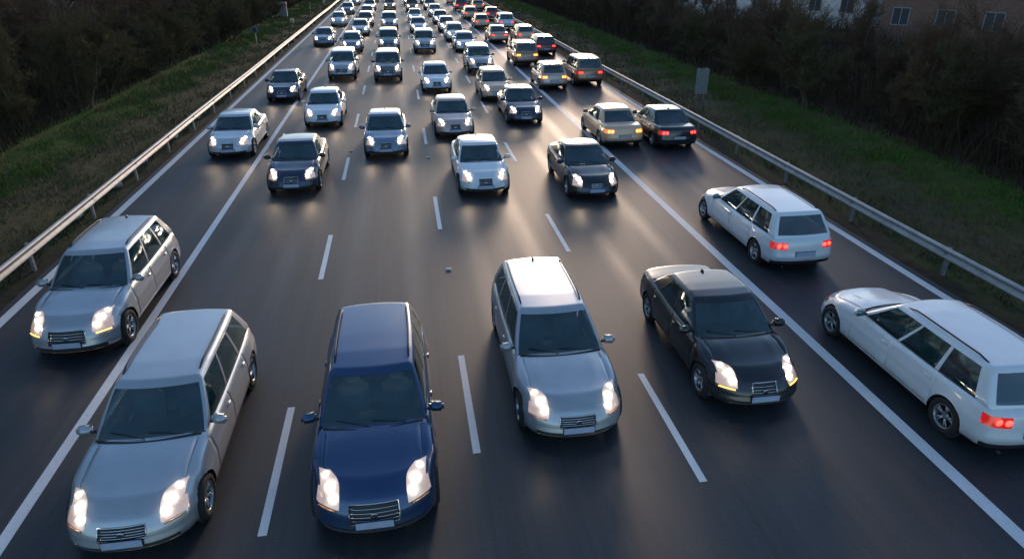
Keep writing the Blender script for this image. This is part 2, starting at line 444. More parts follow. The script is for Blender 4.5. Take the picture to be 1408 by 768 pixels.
    # bulbs
    for s, sg in (('l', -1), ('r', 1)):
        b = MB(); zc = (lampz[0] + lampz[1]) / 2
        for a, yy, br in ((.66, 0, .075), (.72, .09, .085), (.79, .25, .055)):
            c = low((sg * a * W, yy, z1 if yy else z0 + .88 * (z1 - z0)))
            k0 = len(b.v); b.lathe([(.045 * math.cos(t), br * math.sin(t)) for t in [math.pi * k / 8 for k in range(9)]], 12, 0, 'z')
            for i in range(k0, len(b.v)):
                p = b.v[i]; q = Matrix.Rotation(R(-38 if yy else -65), 3, 'X') @ Vector((p[0] * .85, p[1], -p[2])); b.v[i] = (c.x + q.x, c.y + .012 + q.y, c.z - .012 - q.z if False else c.z - .012 + abs(q.z) * (1 if q.z > 0 else -1))
        out['bulb_' + s] = b.mesh('bulb', [M_bulb])
        b = MB(); zt_ = (tz[0] + tz[1]) / 2
        for a in (.64, .80):
            c = low((sg * a * W, L, zt_)); k0 = len(b.v); b.lathe([(.03 * math.cos(t), .062 * math.sin(t)) for t in [math.pi * k / 8 for k in range(9)]], 12, 0, 'z')
            for i in range(k0, len(b.v)): p = b.v[i]; b.v[i] = (c.x + p[0], c.y + p[2], c.z + p[1])
        out['tbulb_' + s] = b.mesh('bulb', [M_tailbulb])
        # amber indicator strip at the outer edge of the lamp
        b = MB(); pts = [low((sg * a * W, 0, lampz[0] - .03)) + Vector((0, -.004, 0)) for a in (.62, .72, .82, .9)]
        b.tube(pts, .013, 6); out['ind_' + s] = b.mesh('indicator', [M_amber_off])
    # plates
    b = MB(); c = low((0, 0, z0 + .42 * (z1 - z0))); b.box((0, c.y - .018, c.z), (.52, .014, .115), 0, bev=.004); b.box((0, c.y - .006, c.z), (.55, .016, .14), 1, bev=.004)
    out['plate_f'] = b.mesh('number_plate', [M_plate, M_trim], False)
    b = MB(); c = low((0, L, z0 + .50 * (z1 - z0))); b.box((0, c.y + .018, c.z), (.52, .014, .115), 0, bev=.004); b.box((0, c.y + .006, c.z), (.55, .016, .14), 1, bev=.004)
    out['plate_r'] = b.mesh('number_plate', [M_plate, M_trim], False)
    # mirrors
    for s, sg in (('l', -1), ('r', 1)):
        b = MB(); zc = T['belt'] + .10; yc = y0 + .34
        b.box((sg * (W + .05), yc, zc), (.23, .12, .16), 0, Matrix.Rotation(sg * R(-8), 3, 'Z'), .04)
        b.box((sg * (W + .05), yc + .056, zc), (.18, .02, .12), 1, Matrix.Rotation(sg * R(-8), 3, 'Z'), .004)
        b.tube([(sg * (W - .09), yc + .03, zc - .05), (sg * (W - .02), yc, zc - .03)], .03, 6, 2)
        out['mir_' + s] = b.mesh('wing_mirror', [PM, M_glass, M_trim])
    # wipers + cowl
    b = MB()
    b.tube([gh((x, y0, zb + .02)) + Vector((0, -.05, .012)) for x in [Wg * (i / 5 - 1) * .9 for i in range(11)]], .028, 6)
    for xa, xb in ((-.05, -.62), (.52, -.02)):
        p0 = gh((xa, y0, zb + .05)) + Vector((0, -.02, .02)); p1 = gh((xb, y0, zb + .11)) + Vector((0, -.012, .012))
        b.tube([p0, (p0 + p1) / 2 + Vector((0, 0, .008)), p1], .009, 4)
    out['wiper'] = b.mesh('wiper', [M_trim])
    # handles
    for n in range(len(doors)):
        for s, sg in (('l', -1), ('r', 1)):
            yh = doors[n][1] - .16; p = low((sg * W, yh, z0 + .80 * (z1 - z0)))
            b = MB(); b.box((p.x + sg * .014, p.y, p.z), (.022, .17, .03), 0, bev=.008)
            out['hand_%d%s' % (n, s)] = b.mesh('handle', [PM])
    # roof rails
    for s, sg in (('l', -1), ('r', 1)):
        b = MB(); pts = []
        for k in range(11):
            y = y0 + .30 + (y1 - y0 - .55) * k / 10
            p = gh((sg * Wg * .90, y, zr)); pts.append(p + Vector((0, 0, .035 if 0 < k < 10 else -.005)))
        b.tube(pts, .016, 6); out['rail_' + s] = b.mesh('roof_rail', [M_trim])
    # interior
    def seat(cx, cy, w):
        b = MB(); b.box((cx, cy, .52), (w, .52, .16), 0, bev=.05)
        b.box((cx, cy + .32, .84), (w, .16, .62), 0, Matrix.Rotation(R(-14), 3, 'X'), .06)
        for hx in ([0] if w < .8 else [-w * .32, w * .32]): b.box((cx + hx, cy + .42, 1.17), (.24, .10, .18), 0, bev=.04)
        return b.mesh('seat', [M_seat])
    hy = T['yB'] - .42
    out['seats'] = [seat(-.36, hy, .50), seat(.36, hy, .50), seat(0, hy + .92, 1.2)]
    b = MB(); b.box((0, y0 + .46, .80), (W * 1.62, .50, .26), 0, bev=.06)
    k0 = len(b.v); b.lathe([(-.012, .17), (0, .155), (.012, .17), (0, .185), (-.012, .17)], 20, 0, 'z')
    Mr = Matrix.Rotation(R(65), 3, 'X')
    for i in range(k0, len(b.v)):
        v = Mr @ Vector(b.v[i]); b.v[i] = (v.x + .36, v.y + y0 + .80, v.z + .93)
    b.box((0, (y0 + y1) / 2, .30), (W * 1.7, y1 - y0 - .3, .04), 0)
    out['dash'] = b.mesh('dashboard', [M_int])
    b = MB(); p = gh((0, y1 - .25, zr)); b.box((0, p.y, p.z + .02), (.04, .14, .05), 0, bev=.015); out['aerial'] = b.mesh('aerial', [M_trim])
    b = MB(); x = W * .6; b.tube([(x, L - .16, z0 + .03), (x, L - .02, z0 + .03)], .03, 10); out['pipe'] = b.mesh('exhaust', [M_trim])
    # wheel (axis x, outer side at +x)
    w = .11; r = wr
    b = MB(); b.lathe([(-w, r * .64), (-w * 1.02, r * .80), (-w * .92, r * .95), (-w * .6, r), (w * .6, r), (w * .92, r * .95), (w * 1.02, r * .80), (w * .9, r * .66), (w * .4, r * .63), (-w, r * .64)], 32)
    out['tyre'] = b.mesh('tyre', [M_tyre])
    b = MB(); b.lathe([(w * .86, r * .66), (w * .92, r * .64), (w * .8, r * .60), (-w * .5, r * .58)], 32, 0)
    b.lathe([(w * .55, 0), (w * .55, .065), (w * .35, .075)], 16, 0)
    b.lathe([(w * -.1, 0), (w * -.1, r * .60)], 24, 1)
    for k in range(5):
        t = 2 * math.pi * k / 5 + .3
        for dt in (-.16, .16):
            a = Vector((w * .48, math.cos(t) * .05, math.sin(t) * .05)); e = Vector((w * .70, math.cos(t + dt) * r * .62, math.sin(t + dt) * r * .62))
            b.tube([a, e], [.022, .016], 5, 0)
    out['rim'] = b.mesh('rim', [M_rim, M_trim])
    MESH[key] = out

HAS_RAIL = {'crossover', 'estate', 'long_estate', 'suv'}
def paintslot(o, pm):
    for i, s in enumerate(o.material_slots):
        if s.material and s.material.name.startswith('paint_'): s.link = 'OBJECT'; s.material = pm
def make_car(key, col, x, y, label, group, away=False, dist=30, cat='car', name='passenger_car', rails=True, amber=False, beam=0, tail_amber=False):
    if key not in MESH: build_type(key)
    m = MESH[key]; T = m['T']; pm = PAINT[col]
    # origin at the bumper nearest the camera, body reaches away from it
    root = link(name, None)
    root.empty_display_size = .5
    tag(root, label, cat, group)
    jit = random.uniform(-.35, .35)
    if away: root.location = (x, y + T['L'], 0); root.rotation_euler[2] = math.pi + R(jit)
    else: root.location = (x, y, 0); root.rotation_euler[2] = R(jit)
    def P(name, me, par=root, loc=(0, 0, 0)):
        o = link(name, me, par, loc); paintslot(o, pm); return o
    P('body', m['body']); P('roof', m['roof']); P('bonnet', m['bonnet']); P('boot_lid' if T['kind'] == 'sedan' else 'tailgate', m['boot_lid'])
    P('windscreen', m['windscreen']); P('rear_window', m['rear_window'])
    for n in range(m['ndoor']):
        for s in 'lr':
            d = P('door', m['door_%d%s' % (n, s)])
            P('handle', m['hand_%d%s' % (n, s)], d); P('side_window', m['sw_%d%s' % (n, s)], d)
    for n in range(m['ndoor'], m['nside']):
        for s in 'lr': P('quarter_window', m['sw_%d%s' % (n, s)])
    for s in 'lr':
        h = P('headlight', m['head_' + s]); t = P('tail_light', m['tail_' + s])
        if not away:
            h.material_slots[0].link = 'OBJECT'; h.material_slots[0].material = M_lit
            P('bulb', m['bulb_' + s], h)
        else:
            t.material_slots[0].link = 'OBJECT'; t.material_slots[0].material = M_amber_lens if tail_amber else M_tail
            tb = P('bulb', m['tbulb_' + s], t)
            if tail_amber: tb.material_slots[0].link = 'OBJECT'; tb.material_slots[0].material = M_amber
        i = P('indicator', m['ind_' + s])
        if amber: i.material_slots[0].link = 'OBJECT'; i.material_slots[0].material = M_amber
        P('wing_mirror', m['mir_' + s])
        if key in HAS_RAIL and rails: P('roof_rail', m['rail_' + s])
    P('grille', m['grille']); P('lower_grille', m['intake']); P('number_plate', m['plate_f']); P('number_plate', m['plate_r'])
    if dist < 60:
        P('wiper', m['wiper']); P('dashboard', m['dash'])
        if random.random() < .45: P('aerial', m['aerial'])
        for s in m['seats']: P('seat', s)
        P('exhaust', m['pipe'])
    for w in m['yw']:
        for sx in (-1, 1):
            o = P('wheel', m['tyre'], root, (sx * (T['W'] - .115), w, T['wr']))
            o.rotation_euler = (random.uniform(0, 1.2), 0, 0 if sx > 0 else math.pi)
            P('rim', m['rim'], o)
    if beam > 0:
        for sx in (-1, 1):
            l = bpy.data.lights.new('headlight_beam', 'SPOT'); l.energy = beam; l.color = (1, .74, .48)
            l.spot_size = R(105); l.spot_blend = 1; l.shadow_soft_size = .08
            o = link('headlight_beam', l, root, (sx * .62, -.10, T['nose'] - .06)); o.rotation_euler = (R(80), 0, math.pi)
    return root

#  lane: x of centre, rows of (type, colour, x, y(front or rear bumper nearest the camera), label)
g1 = 'oncoming cars in the far left lane'; g2 = 'oncoming cars in the second lane from the left'
g3 = 'oncoming cars in the middle lane'; g4 = 'oncoming cars in the fourth lane'; g5 = 'oncoming cars in the fifth lane'
g6 = 'cars driving away beside the solid line'; g7 = 'cars driving away beside the right guardrail'
CARS = [
 (g1, [('crossover', 'silver', -7.05, 12.9, 'silver tall estate car in the far left lane, nearest the camera, beside the left guardrail'),
       ('sedan', 'pearl', -7.2, 28.2, 'pale silver saloon in the far left lane, second car back from the camera'),
       ('sedan', 'navy', -6.8, 40.0, 'dark navy saloon in the far left lane behind the pale silver one'),
       ('sedan', 'steel', -6.95, 66.0, 'blue grey car in the far left lane after a long empty gap'),
       ('hatch', 'white', -7.0, 85.0, 'white hatchback in the far left lane just behind the blue grey car'),
       ('sedan', 'steel', -7.1, 103.0, 'steel blue saloon in the far left lane following the white hatchback'),
       ('sedan', 'pearl', -7.2, 122.5, 'pale car in the far left lane at the top edge of the picture')]),
 (g2, [('long_estate', 'silver', -4.15, 7.35, 'large silver estate with roof rails at the lower left, second lane'),
       ('sedan', 'navy', -4.04, 23.1, 'dark navy saloon driving right beside the left solid white line'),
       ('sedan', 'white', -3.95, 33.2, 'white saloon in the second lane directly behind the dark navy one'),
       ('suv', 'silver', -4.0, 47.0, 'silver grey car in the second lane following the white saloon'),
       ('hatch', 'steel', -4.15, 61.2, 'blue grey hatchback, fifth car from the camera in the second lane'),
       ('sedan', 'pearl', -4.05, 74.5, 'pale saloon, sixth car from the camera in the second lane'),
       ('estate', 'bronze', -3.9, 84.0, 'brownish estate, seventh car from the camera in the second lane'),
       ('hatch', 'white', -4.1, 95.5, 'white hatchback, eighth car from the camera in the second lane'),
       ('sedan', 'silver', -4.25, 109.5, 'silver saloon, ninth car from the camera in the second lane'),
       ('sedan', 'pearl', -4.3, 129.0, 'last car in the second lane, pale, cut by the top edge')]),
 (g3, [('crossover', 'blue', -.80, 7.15, 'deep blue tall estate with black roof rails at the bottom centre'),
       ('sedan', 'steel', -.88, 27.3, 'slate blue saloon with wide upright grille in the middle lane'),
       ('suv', 'grey', -.96, 46.0, 'dark grey upright car in the middle lane, third from the camera'),
       ('suv', 'steel', -1.02, 61.2, 'steel blue upright car in the middle lane, fourth from the camera'),
       ('suv', 'pearl', -1.12, 80.7, 'pale upright car in the middle lane, fifth from the camera'),
       ('hatch', 'bronze', -1.3, 110.5, 'brownish hatchback in the middle lane, sixth from the camera'),
       ('suv', 'grey', -1.5, 133.5, 'grey car in the middle lane cut by the top edge')]),
 (g4, [('long_estate', 'silver', 2.50, 8.75, 'light silver estate with roof rails right of the bottom centre'),
       ('sedan', 'white', 2.54, 21.9, 'bright white saloon in the fourth lane, second from the camera'),
       ('sedan', 'rose', 2.17, 30.2, 'pinkish silver saloon partly hidden behind the bright white saloon'),
       ('sedan', 'white', 1.98, 41.6, 'white saloon in the fourth lane, fourth car from the camera'),
       ('suv', 'silver', 2.0, 60.0, 'silver upright car in the fourth lane, fifth from the camera'),
       ('sedan', 'pearl', 2.0, 76.3, 'pale saloon in the fourth lane, sixth from the camera'),
       ('hatch', 'white', 1.95, 88.5, 'white hatchback in the fourth lane, seventh from the camera'),
       ('suv', 'bronze', 2.0, 105.5, 'bronze car in the fourth lane, eighth from the camera'),
       ('sedan', 'maroon', 1.8, 121.0, 'dark reddish car in the fourth lane near the top edge')]),
 (g5, [('sedan', 'black', 6.0, 9.1, 'black saloon at the lower right, left of the right solid line'),
       ('coupe', 'black', 6.20, 21.0, 'glossy black low saloon in the fifth lane, second from the camera'),
       ('sedan', 'navy', 5.80, 32.4, 'blue black saloon in the fifth lane, third from the camera'),
       ('hatch', 'cream', 5.20, 38.4, 'cream car peeking out behind the blue black saloon'),
       ('suv', 'silver', 5.45, 48.3, 'silver car with dark bumper in the fifth lane behind the cream one'),
       ('sedan', 'pearl', 5.5, 60.1, 'pale saloon in the fifth lane, sixth from the camera'),
       ('estate', 'white', 5.25, 68.0, 'white estate in the fifth lane, seventh from the camera'),
       ('hatch', 'silver', 5.05, 76.5, 'silver hatchback in the fifth lane, eighth from the camera'),
       ('sedan', 'steel', 4.95, 86.0, 'blue grey saloon in the fifth lane, ninth from the camera'),
       ('hatch', 'white', 4.85, 97.0, 'white hatchback in the fifth lane, tenth from the camera'),
       ('estate', 'rose', 4.75, 109.0, 'pinkish estate in the fifth lane, eleventh from the camera'),
       ('sedan', 'pearl', 4.65, 124.0, 'pale saloon ending the fifth lane at the top edge')]),
 (g6, [('long_estate', 'white', 9.75, 7.3, 'white estate at the right edge driving away, rear window at the corner'),
       ('long_estate', 'white', 9.95, 14.6, 'white estate driving away ahead of the one at the right edge'),
       ('sedan', 'cream', 9.2, 27.4, 'cream yellow saloon driving away beside the black one with red lights'),
       ('hatch', 'rose', 9.15, 41.4, 'rosy silver hatchback driving away close to the solid line'),
       ('suv', 'bronze', 9.15, 51.0, 'bronze upright car driving away ahead of the rosy hatchback'),
       ('sedan', 'beige', 9.15, 66.0, 'peach beige saloon driving away, alone in its gap'),
       ('hatch', 'cream', 9.15, 80.0, 'cream hatchback driving away ahead of the peach beige saloon'),
       ('estate', 'beige', 9.1, 92.0, 'beige estate driving away ahead of the cream hatchback'),
       ('suv', 'red', 9.1, 106.0, 'bright red car driving away beside the solid line'),
       ('sedan', 'beige', 9.1, 122.0, 'beige saloon driving away by the solid line at the top edge')]),
 (g7, [('sedan', 'black', 11.35, 26.8, 'black saloon driving away with glowing red tail lights by the right guardrail'),
       ('suv', 'bronze', 11.6, 42.3, 'bronze tall car driving away, second along the right guardrail'),
       ('estate', 'maroon', 11.75, 56.8, 'dark maroon estate driving away, third along the right guardrail'),
       ('estate', 'cream', 11.7, 65.8, 'cream estate driving away, fourth along the right guardrail'),
       ('suv', 'white', 11.7, 78.0, 'white tall car driving away, fifth along the right guardrail'),
       ('hatch', 'red', 11.75, 91.0, 'red hatchback driving away, sixth along the right guardrail'),
       ('sedan', 'bronze', 11.8, 107.0, 'bronze saloon driving away, seventh along the right guardrail'),
       ('sedan', 'pearl', 11.8, 124.0, 'pale saloon driving away by the right guardrail at the top edge')]),
]
for grp, rows in CARS:
    away = grp in (g6, g7)
    for n, (ty, col, x, y, lab) in enumerate(rows):
        make_car(ty, col, x, y, lab, grp, away, y, rails=(n < 3), tail_amber=(grp == g6 and n in (2, 3, 4)), amber=(away is False and n == 0 and grp in (g1, g5)), beam=(0 if away or y > 115 else (2.5 if y < 15 else 9)))

# ------------------------------------------------------------ the setting
XL, XR = -9.72, 13.05
LO_, LI, D1, D2, D3, RS, RO = -9.42, -6.08, -2.45, .80, 4.28, 8.32, 12.72
def ground_z(x):
    pts = [(-700, 14), (-120, 5), (-45, 2.2), (-25, 1.3), (-14.6, .62), (-10.8, .02), (-9.9, -.03), (0, -.03), (13.3, -.03), (14.2, .02), (18.6, .85), (30, 1.15), (70, 1.0), (150, 3), (700, 12)]
    for (a, va), (b, vb) in zip(pts, pts[1:]):
        if x <= b: t = (x - a) / (b - a); return va + (vb - va) * t
    return pts[-1][1]
def ground():
    xs = sorted(set([-700, -400, -200, -120, -80, -60] + list(np.arange(-48, -9.8, .45)) + [-9.7, -5, 0, 5, 10, 13.1] + list(np.arange(13.3, 60, .45)) + [70, 100, 150, 300, 500, 700]))
    ys = sorted(set([-300, -100, -40, -10] + list(np.arange(0, 150, .6)) + list(np.arange(150, 400, 12)) + [500, 700, 1000, 1600]))
    V = np.zeros((len(xs), len(ys), 3))
    for i, x in enumerate(xs):
        for j, y in enumerate(ys):
            z = ground_z(x)
            if x < -10 or x > 13.5:
                k = min(1, (abs(x - 1.7) - 11.8) / 2.0); k = max(0, k)
                z += .4 * k * (.10 * math.sin(x * 1.3 + y * .37) * math.sin(y * .61 - x * .4) + .05 * math.sin(x * 3.1 + y * 1.7) + random.uniform(-.035, .035))
            V[i, j] = (x, y, z)
    nx, ny = len(xs), len(ys)
    I = np.arange(nx * ny).reshape(nx, ny)
    F = np.stack([I[:-1, :-1], I[1:, :-1], I[1:, 1:], I[:-1, 1:]], -1).reshape(-1, 4)
    m, nt, b = mat('verge_ground')
    tc = node(nt, 'ShaderNodeTexCoord'); sp = node(nt, 'ShaderNodeSeparateXYZ'); nt.links.new(tc.outputs['Object'], sp.inputs[0])
    n1 = noise(nt, .35, 6, .65); n2 = noise(nt, 3.0, 6, .7); n3 = noise(nt, .9, 5, .6, stretch=(1.6, .35, 1))
    ax = node(nt, 'ShaderNodeMath', operation='SUBTRACT'); nt.links.new(sp.outputs['X'], ax.inputs[0]); ax.inputs[1].default_value = 1.8
    ab = node(nt, 'ShaderNodeMath', operation='ABSOLUTE'); nt.links.new(ax.outputs[0], ab.inputs[0])
    wob = node(nt, 'ShaderNodeMath', operation='MULTIPLY_ADD'); nt.links.new(n3, wob.inputs[0]); wob.inputs[1].default_value = 2.4; nt.links.new(ab.outputs[0], wob.inputs[2])
    mr = node(nt, 'ShaderNodeMapRange'); mr.inputs['From Min'].default_value = 11.5; mr.inputs['From Max'].default_value = 21.5
    nt.links.new(wob.outputs[0], mr.inputs['Value'])
    soil = (.035, .030, .024); dead = (.10, .078, .046); green = (.05, .10, .016); moss = (.075, .08, .028); litter = (.030, .023, .017)
    col = ramp(nt, mr.outputs[0], [(0, soil), (.13, soil), (.20, moss), (.36, dead), (.50, moss), (.62, green), (.70, green), (.76, dead), (.84, litter)])
    g = mix(nt, ramp(nt, n1, [(.42, (0, 0, 0)), (.62, (.75,) * 3)]), col, mix(nt, .5, col, dead))
    g = mix(nt, .8, g, ramp(nt, n2, [(.25, (.45, .45, .45)), (.75, (1.35, 1.3, 1.2))]), 'MULTIPLY')
    nt.links.new(g, b.inputs['Base Color']); b.inputs['Roughness'].default_value = .95; b.inputs['Specular IOR Level'].default_value = .1
    bump(nt, b, n2, .8, .06)
    return tag(link('ground', tri_mesh('ground', V.reshape(-1, 3), F, m, True)), kind='structure')
ground()

def road():
    m, nt, b = mat('asphalt')
    fine = noise(nt, 26, 5, .85); mid = noise(nt, 1.1, 7, .6, stretch=(2.2, .22, 1)); big = noise(nt, .12, 4, .5, stretch=(2, .5, 1))
    tc = node(nt, 'ShaderNodeTexCoord'); sp = node(nt, 'ShaderNodeSeparateXYZ'); nt.links.new(tc.outputs['Object'], sp.inputs[0])
    c = ramp(nt, mid, [(.3, (.021, .0240, .028)), (.7, (.034, .038, .043))])
    c = mix(nt, .5, c, ramp(nt, big, [(.35, (.75, .75, .76)), (.65, (1.15, 1.15, 1.15))]), 'MULTIPLY')
    c = mix(nt, .8, c, ramp(nt, fine, [(.3, (.45,) * 3), (.5, (1,) * 3), (.72, (1.9,) * 3)]), 'MULTIPLY')
    c = mix(nt, .8, c, ramp(nt, noise(nt, 1.0, 5, .65, stretch=(9, .12, 1)), [(.3, (.72, .73, .75)), (.7, (1.3, 1.28, 1.25))]), 'MULTIPLY')
    c = mix(nt, .6, c, ramp(nt, noise(nt, .5, 3, .5), [(.58, (1, 1, 1)), (.72, (.6, .6, .62))]), 'MULTIPLY')
    # tyre-polished wheel tracks and the dark oil line along each lane
    cr = node(nt, 'ShaderNodeFloatCurve') if hasattr(bpy.types, 'ShaderNodeFloatCurve') else None
    tracks = []
    tot = None
    for lx in (-7.7, -4.2, -.85, 2.5, 6.2, 9.3, 11.5):
        for off, w, a in ((-.78, .28, 1), (.78, .28, 1)):
            s1 = node(nt, 'ShaderNodeMath', operation='SUBTRACT'); nt.links.new(sp.outputs['X'], s1.inputs[0]); s1.inputs[1].default_value = lx + off
            s2 = node(nt, 'ShaderNodeMath', operation='ABSOLUTE'); nt.links.new(s1.outputs[0], s2.inputs[0])
            s3 = node(nt, 'ShaderNodeMapRange', interpolation_type='SMOOTHSTEP'); s3.inputs['From Min'].default_value = w * 1.6; s3.inputs['From Max'].default_value = 0
            nt.links.new(s2.outputs[0], s3.inputs['Value'])
            if tot is None: tot = s3.outputs[0]
            else:
                ad = node(nt, 'ShaderNodeMath', operation='MAXIMUM'); nt.links.new(tot, ad.inputs[0]); nt.links.new(s3.outputs[0], ad.inputs[1]); tot = ad.outputs[0]
    tm = node(nt, 'ShaderNodeMath', operation='MULTIPLY'); nt.links.new(tot, tm.inputs[0]); nt.links.new(mid, tm.inputs[1])
    c = mix(nt, tm.outputs[0], c, (.018, .0205, .025))
    # fine longitudinal crack / seam sealing
    nt.links.new(c, b.inputs['Base Color'])
    rg = ramp(nt, tm.outputs[0], [(0, (.60,) * 3), (.7, (.50,) * 3)]); nt.links.new(rg, b.inputs['Roughness'])
    b.inputs['Specular IOR Level'].default_value = .50
    bump(nt, b, fine, .35, .004)
    ys = [-60] + list(range(0, 200, 10)) + [300, 500, 900, 1500]
    V = [(x, y, 0) for y in ys for x in (XL, XR)]; F = [(2 * i, 2 * i + 1, 2 * i + 3, 2 * i + 2) for i in range(len(ys) - 1)]
    tag(link('road', mesh_from('road', V, F, [m])), kind='structure')
    mm, nt, b = mat('marking_paint')
    w = noise(nt, 22, 6, .75); w2 = noise(nt, 1.3, 4)
    cc = ramp(nt, w, [(.30, (.16, .16, .16)), (.40, (.70, .72, .72)), (1, (.82, .84, .84))])
    nt.links.new(mix(nt, .35, cc, ramp(nt, w2, [(.3, (.6,) * 3), (.7, (1,) * 3)]), 'MULTIPLY'), b.inputs['Base Color']); b.inputs['Roughness'].default_value = .6
    mk = MB()
    def strip(x, w, a, c): mk.add([(x - w / 2, a, .005), (x + w / 2, a, .005), (x + w / 2, c, .005), (x - w / 2, c, .005)], [(0, 1, 2, 3)])
    for x, w in ((LO_, .24), (LI, .19), (RS, .25), (RO, .24)):
        for a in range(-50, 400, 10): strip(x, w, a, a + 10)
    for x, st, per in ((D1, 7.6, 8.6), (D2, 8.9, 10.35), (D3, 7.67, 9.3)):
        a = st - 3 * per
        while a < 400: strip(x, .13, a, a + 3.1); a += per
    tag(link('road_markings', mk.mesh('road_markings', [mm], False)), kind='structure')
road()

# road studs
M_stud = simple('stud', (.42, .42, .40), .5)
studs = [(.85, 16.3, 'small grey road stud in the gap between dashes, nearest the camera'), (.80, 27.4, 'small pale road stud left of the bright white saloon'), (-2.40, 28.9, 'small pale road stud left of the slate blue saloon'), (.72, 96.2, 'small far road stud between the middle lane and the fourth lane')]
for x, y, l in studs:
    b = MB(); b.box((0, 0, .012), (.14, .17, .022), 0, bev=.006); b.box((0, 0, .03), (.09, .10, .02), 0, bev=.006)
    tag(link('road_stud', b.mesh('road_stud', [M_stud], False), None, (x, y, 0)), l, 'road stud', 'road studs')

# guardrails
M_galv = simple('galvanised', (.36, .355, .35), .55, .35, 0, .5, .2, 3)
M_galv2 = simple('galvanised_post', (.26, .26, .255), .6, .5, 0, .5, .25, 8)
def guardrail(x, side, label):
    root = link('guardrail', None, None, (x, 0, 0)); tag(root, label, 'guardrail', 'guardrails along the verges')
    prof = [(.00, .78), (.035, .775), (.075, .745), (.08, .715), (.01, .665), (0, .63), (.01, .595), (.08, .545), (.075, .515), (.035, .485), (0, .48)]
    prof = [(a * 1.0, z) for a, z in prof]
    back = [(a - .008, z) for a, z in prof][::-1]; pr = prof + back
    ys = list(np.arange(-4, 172, 2.0)); V = []; F = []; n = len(pr)
    for y in ys:
        dx = .012 * math.sin(y * .13) + random.uniform(-.004, .004); dzz = .012 * math.sin(y * .21 + 1)
        for a, z in pr: V.append((-side * a + dx, y, z + dzz))
    for i in range(len(ys) - 1):
        for k in range(n):
            q = (i * n + k, i * n + (k + 1) % n, (i + 1) * n + (k + 1) % n, (i + 1) * n + k)
            F.append(q if side < 0 else q[::-1])
    link('rail', mesh_from('rail', V, F, [M_galv]), root)
    pm = MB(); pm.box((side * .09, 0, .33), (.07, .12, .86), 0, bev=.008); pm.box((side * .03, 0, .63), (.09, .10, .18), 0, bev=.008)
    for zz in (.56, .70): pm.lathe([(0, 0), (0, .018), (.012, .014), (.012, 0)], 8, 0, 'x', (-side * .055, 0, zz))
    pme = pm.mesh('post', [M_galv2], False)
    for y in np.arange(-2, 170, 4.0): link('post', pme, root, (0, float(y), 0))
guardrail(-9.92, -1, 'long steel guardrail along the left edge of the road')
guardrail(13.5, 1, 'long steel guardrail along the right edge of the road')

# roadside things
M_grey = simple('grey_sheet', (.20, .215, .215), .55, .2); M_cream = simple('cream_plastic', (.62, .55, .40), .5); M_dark = simple('dark_sheet', (.05, .052, .06), .5)
gz_ = ground_z
r = link('marker_sign', None, None, (-12.5, 65, gz_(-12.5))); tag(r, 'round dark sign face on a thin pale post in the left verge', 'sign')
b = MB(); b.tube([(0, 0, -.2), (0, 0, 1.1)], .035, 8); link('post', b.mesh('post', [M_cream]), r)
b = MB(); b.lathe([(-.02, 0), (-.02, .29), (.0, .31), (.02, .29), (.02, 0)], 24, 0, 'x'); o = link('sign_face', b.mesh('sign_face', [M_dark]), r, (0, -.05, 1.35), R(80))
b = MB(); b.lathe([(-.028, .20), (-.028, .29), (-.022, .30)], 24, 0, 'x'); o = link('sign_ring', b.mesh('sign_ring', [M_grey]), r, (0, -.05, 1.35), R(80))
r = link('marker_box', None, None, (-12.4, 87, gz_(-12.4))); tag(r, 'small square cream marker box low in the left verge grass', 'marker')
b = MB(); b.box((0, 0, .30), (.42, .3, .48), 0, bev=.03); link('housing', b.mesh('housing', [M_cream], False), r)
b = MB(); b.box((.07, -.155, .36), (.12, .02, .12), 0); b.box((-.08, -.155, .22), (.1, .02, .1), 0); link('hatch_cover', b.mesh('hatch_cover', [M_dark], False), r)
r = link('utility_cabinet', None, None, (-14.2, 93, gz_(-14.2))); tag(r, 'tall grey utility cabinet at the edge of the left woods', 'cabinet')
b = MB(); b.box((0, 0, .85), (1.0, .5, 1.6), 0, bev=.02); link('cabinet_body', b.mesh('cabinet_body', [M_grey], False), r)
b = MB(); b.box((0, 0, 1.68), (1.08, .58, .06), 0, bev=.01); link('cabinet_roof', b.mesh('cabinet_roof', [M_galv2], False), r)
for sx in (-1, 1):
    b = MB(); b.box((sx * .245, -.258, .86), (.46, .02, 1.44), 0, bev=.005); d = link('cabinet_door', b.mesh('cabinet_door', [M_grey], False), r)
    b = MB(); b.box((sx * .06, -.28, .9), (.03, .03, .16), 0); link('handle', b.mesh('handle', [M_dark], False), d)
r = link('marker_post', None, None, (-12.4, 106, gz_(-12.4))); tag(r, 'thin pale marker post in the left verge beyond the cabinet', 'marker post')
b = MB(); b.tube([(0, 0, -.2), (0, 0, 1.15)], .05, 8); link('post', b.mesh('post', [M_cream]), r)
b = MB(); b.box((0, -.06, .9), (.12, .02, .22), 0); link('reflector', b.mesh('reflector', [M_redglass], False), r)
r = link('marker_stone', None, None, (-12.0, 122, gz_(-12.0))); tag(r, 'white knob topped marker with a red band, farthest in the left verge', 'marker')
b = MB(); b.lathe([(-.2, .12), (.28, .12), (.36, .17), (.5, .17), (.58, .08), (.6, 0)], 14, 0, 'z'); link('stone', b.mesh('stone', [simple('white_stone', (.65, .64, .62), .7)]), r)
b = MB(); b.lathe([(.16, .125), (.26, .125)], 14, 0, 'z'); link('band', b.mesh('band', [simple('red_band', (.35, .05, .04), .6)]), r)
r = link('roadside_sign', None, None, (15.0, 33.3, gz_(15))); tag(r, 'blank pale grey sign board on two posts in the right verge', 'sign')
b = MB(); b.box((0, 0, 1.55), (.66, .03, 1.25), 0, bev=.008)
link('sign_board', b.mesh('sign_board', [M_grey], False), r)
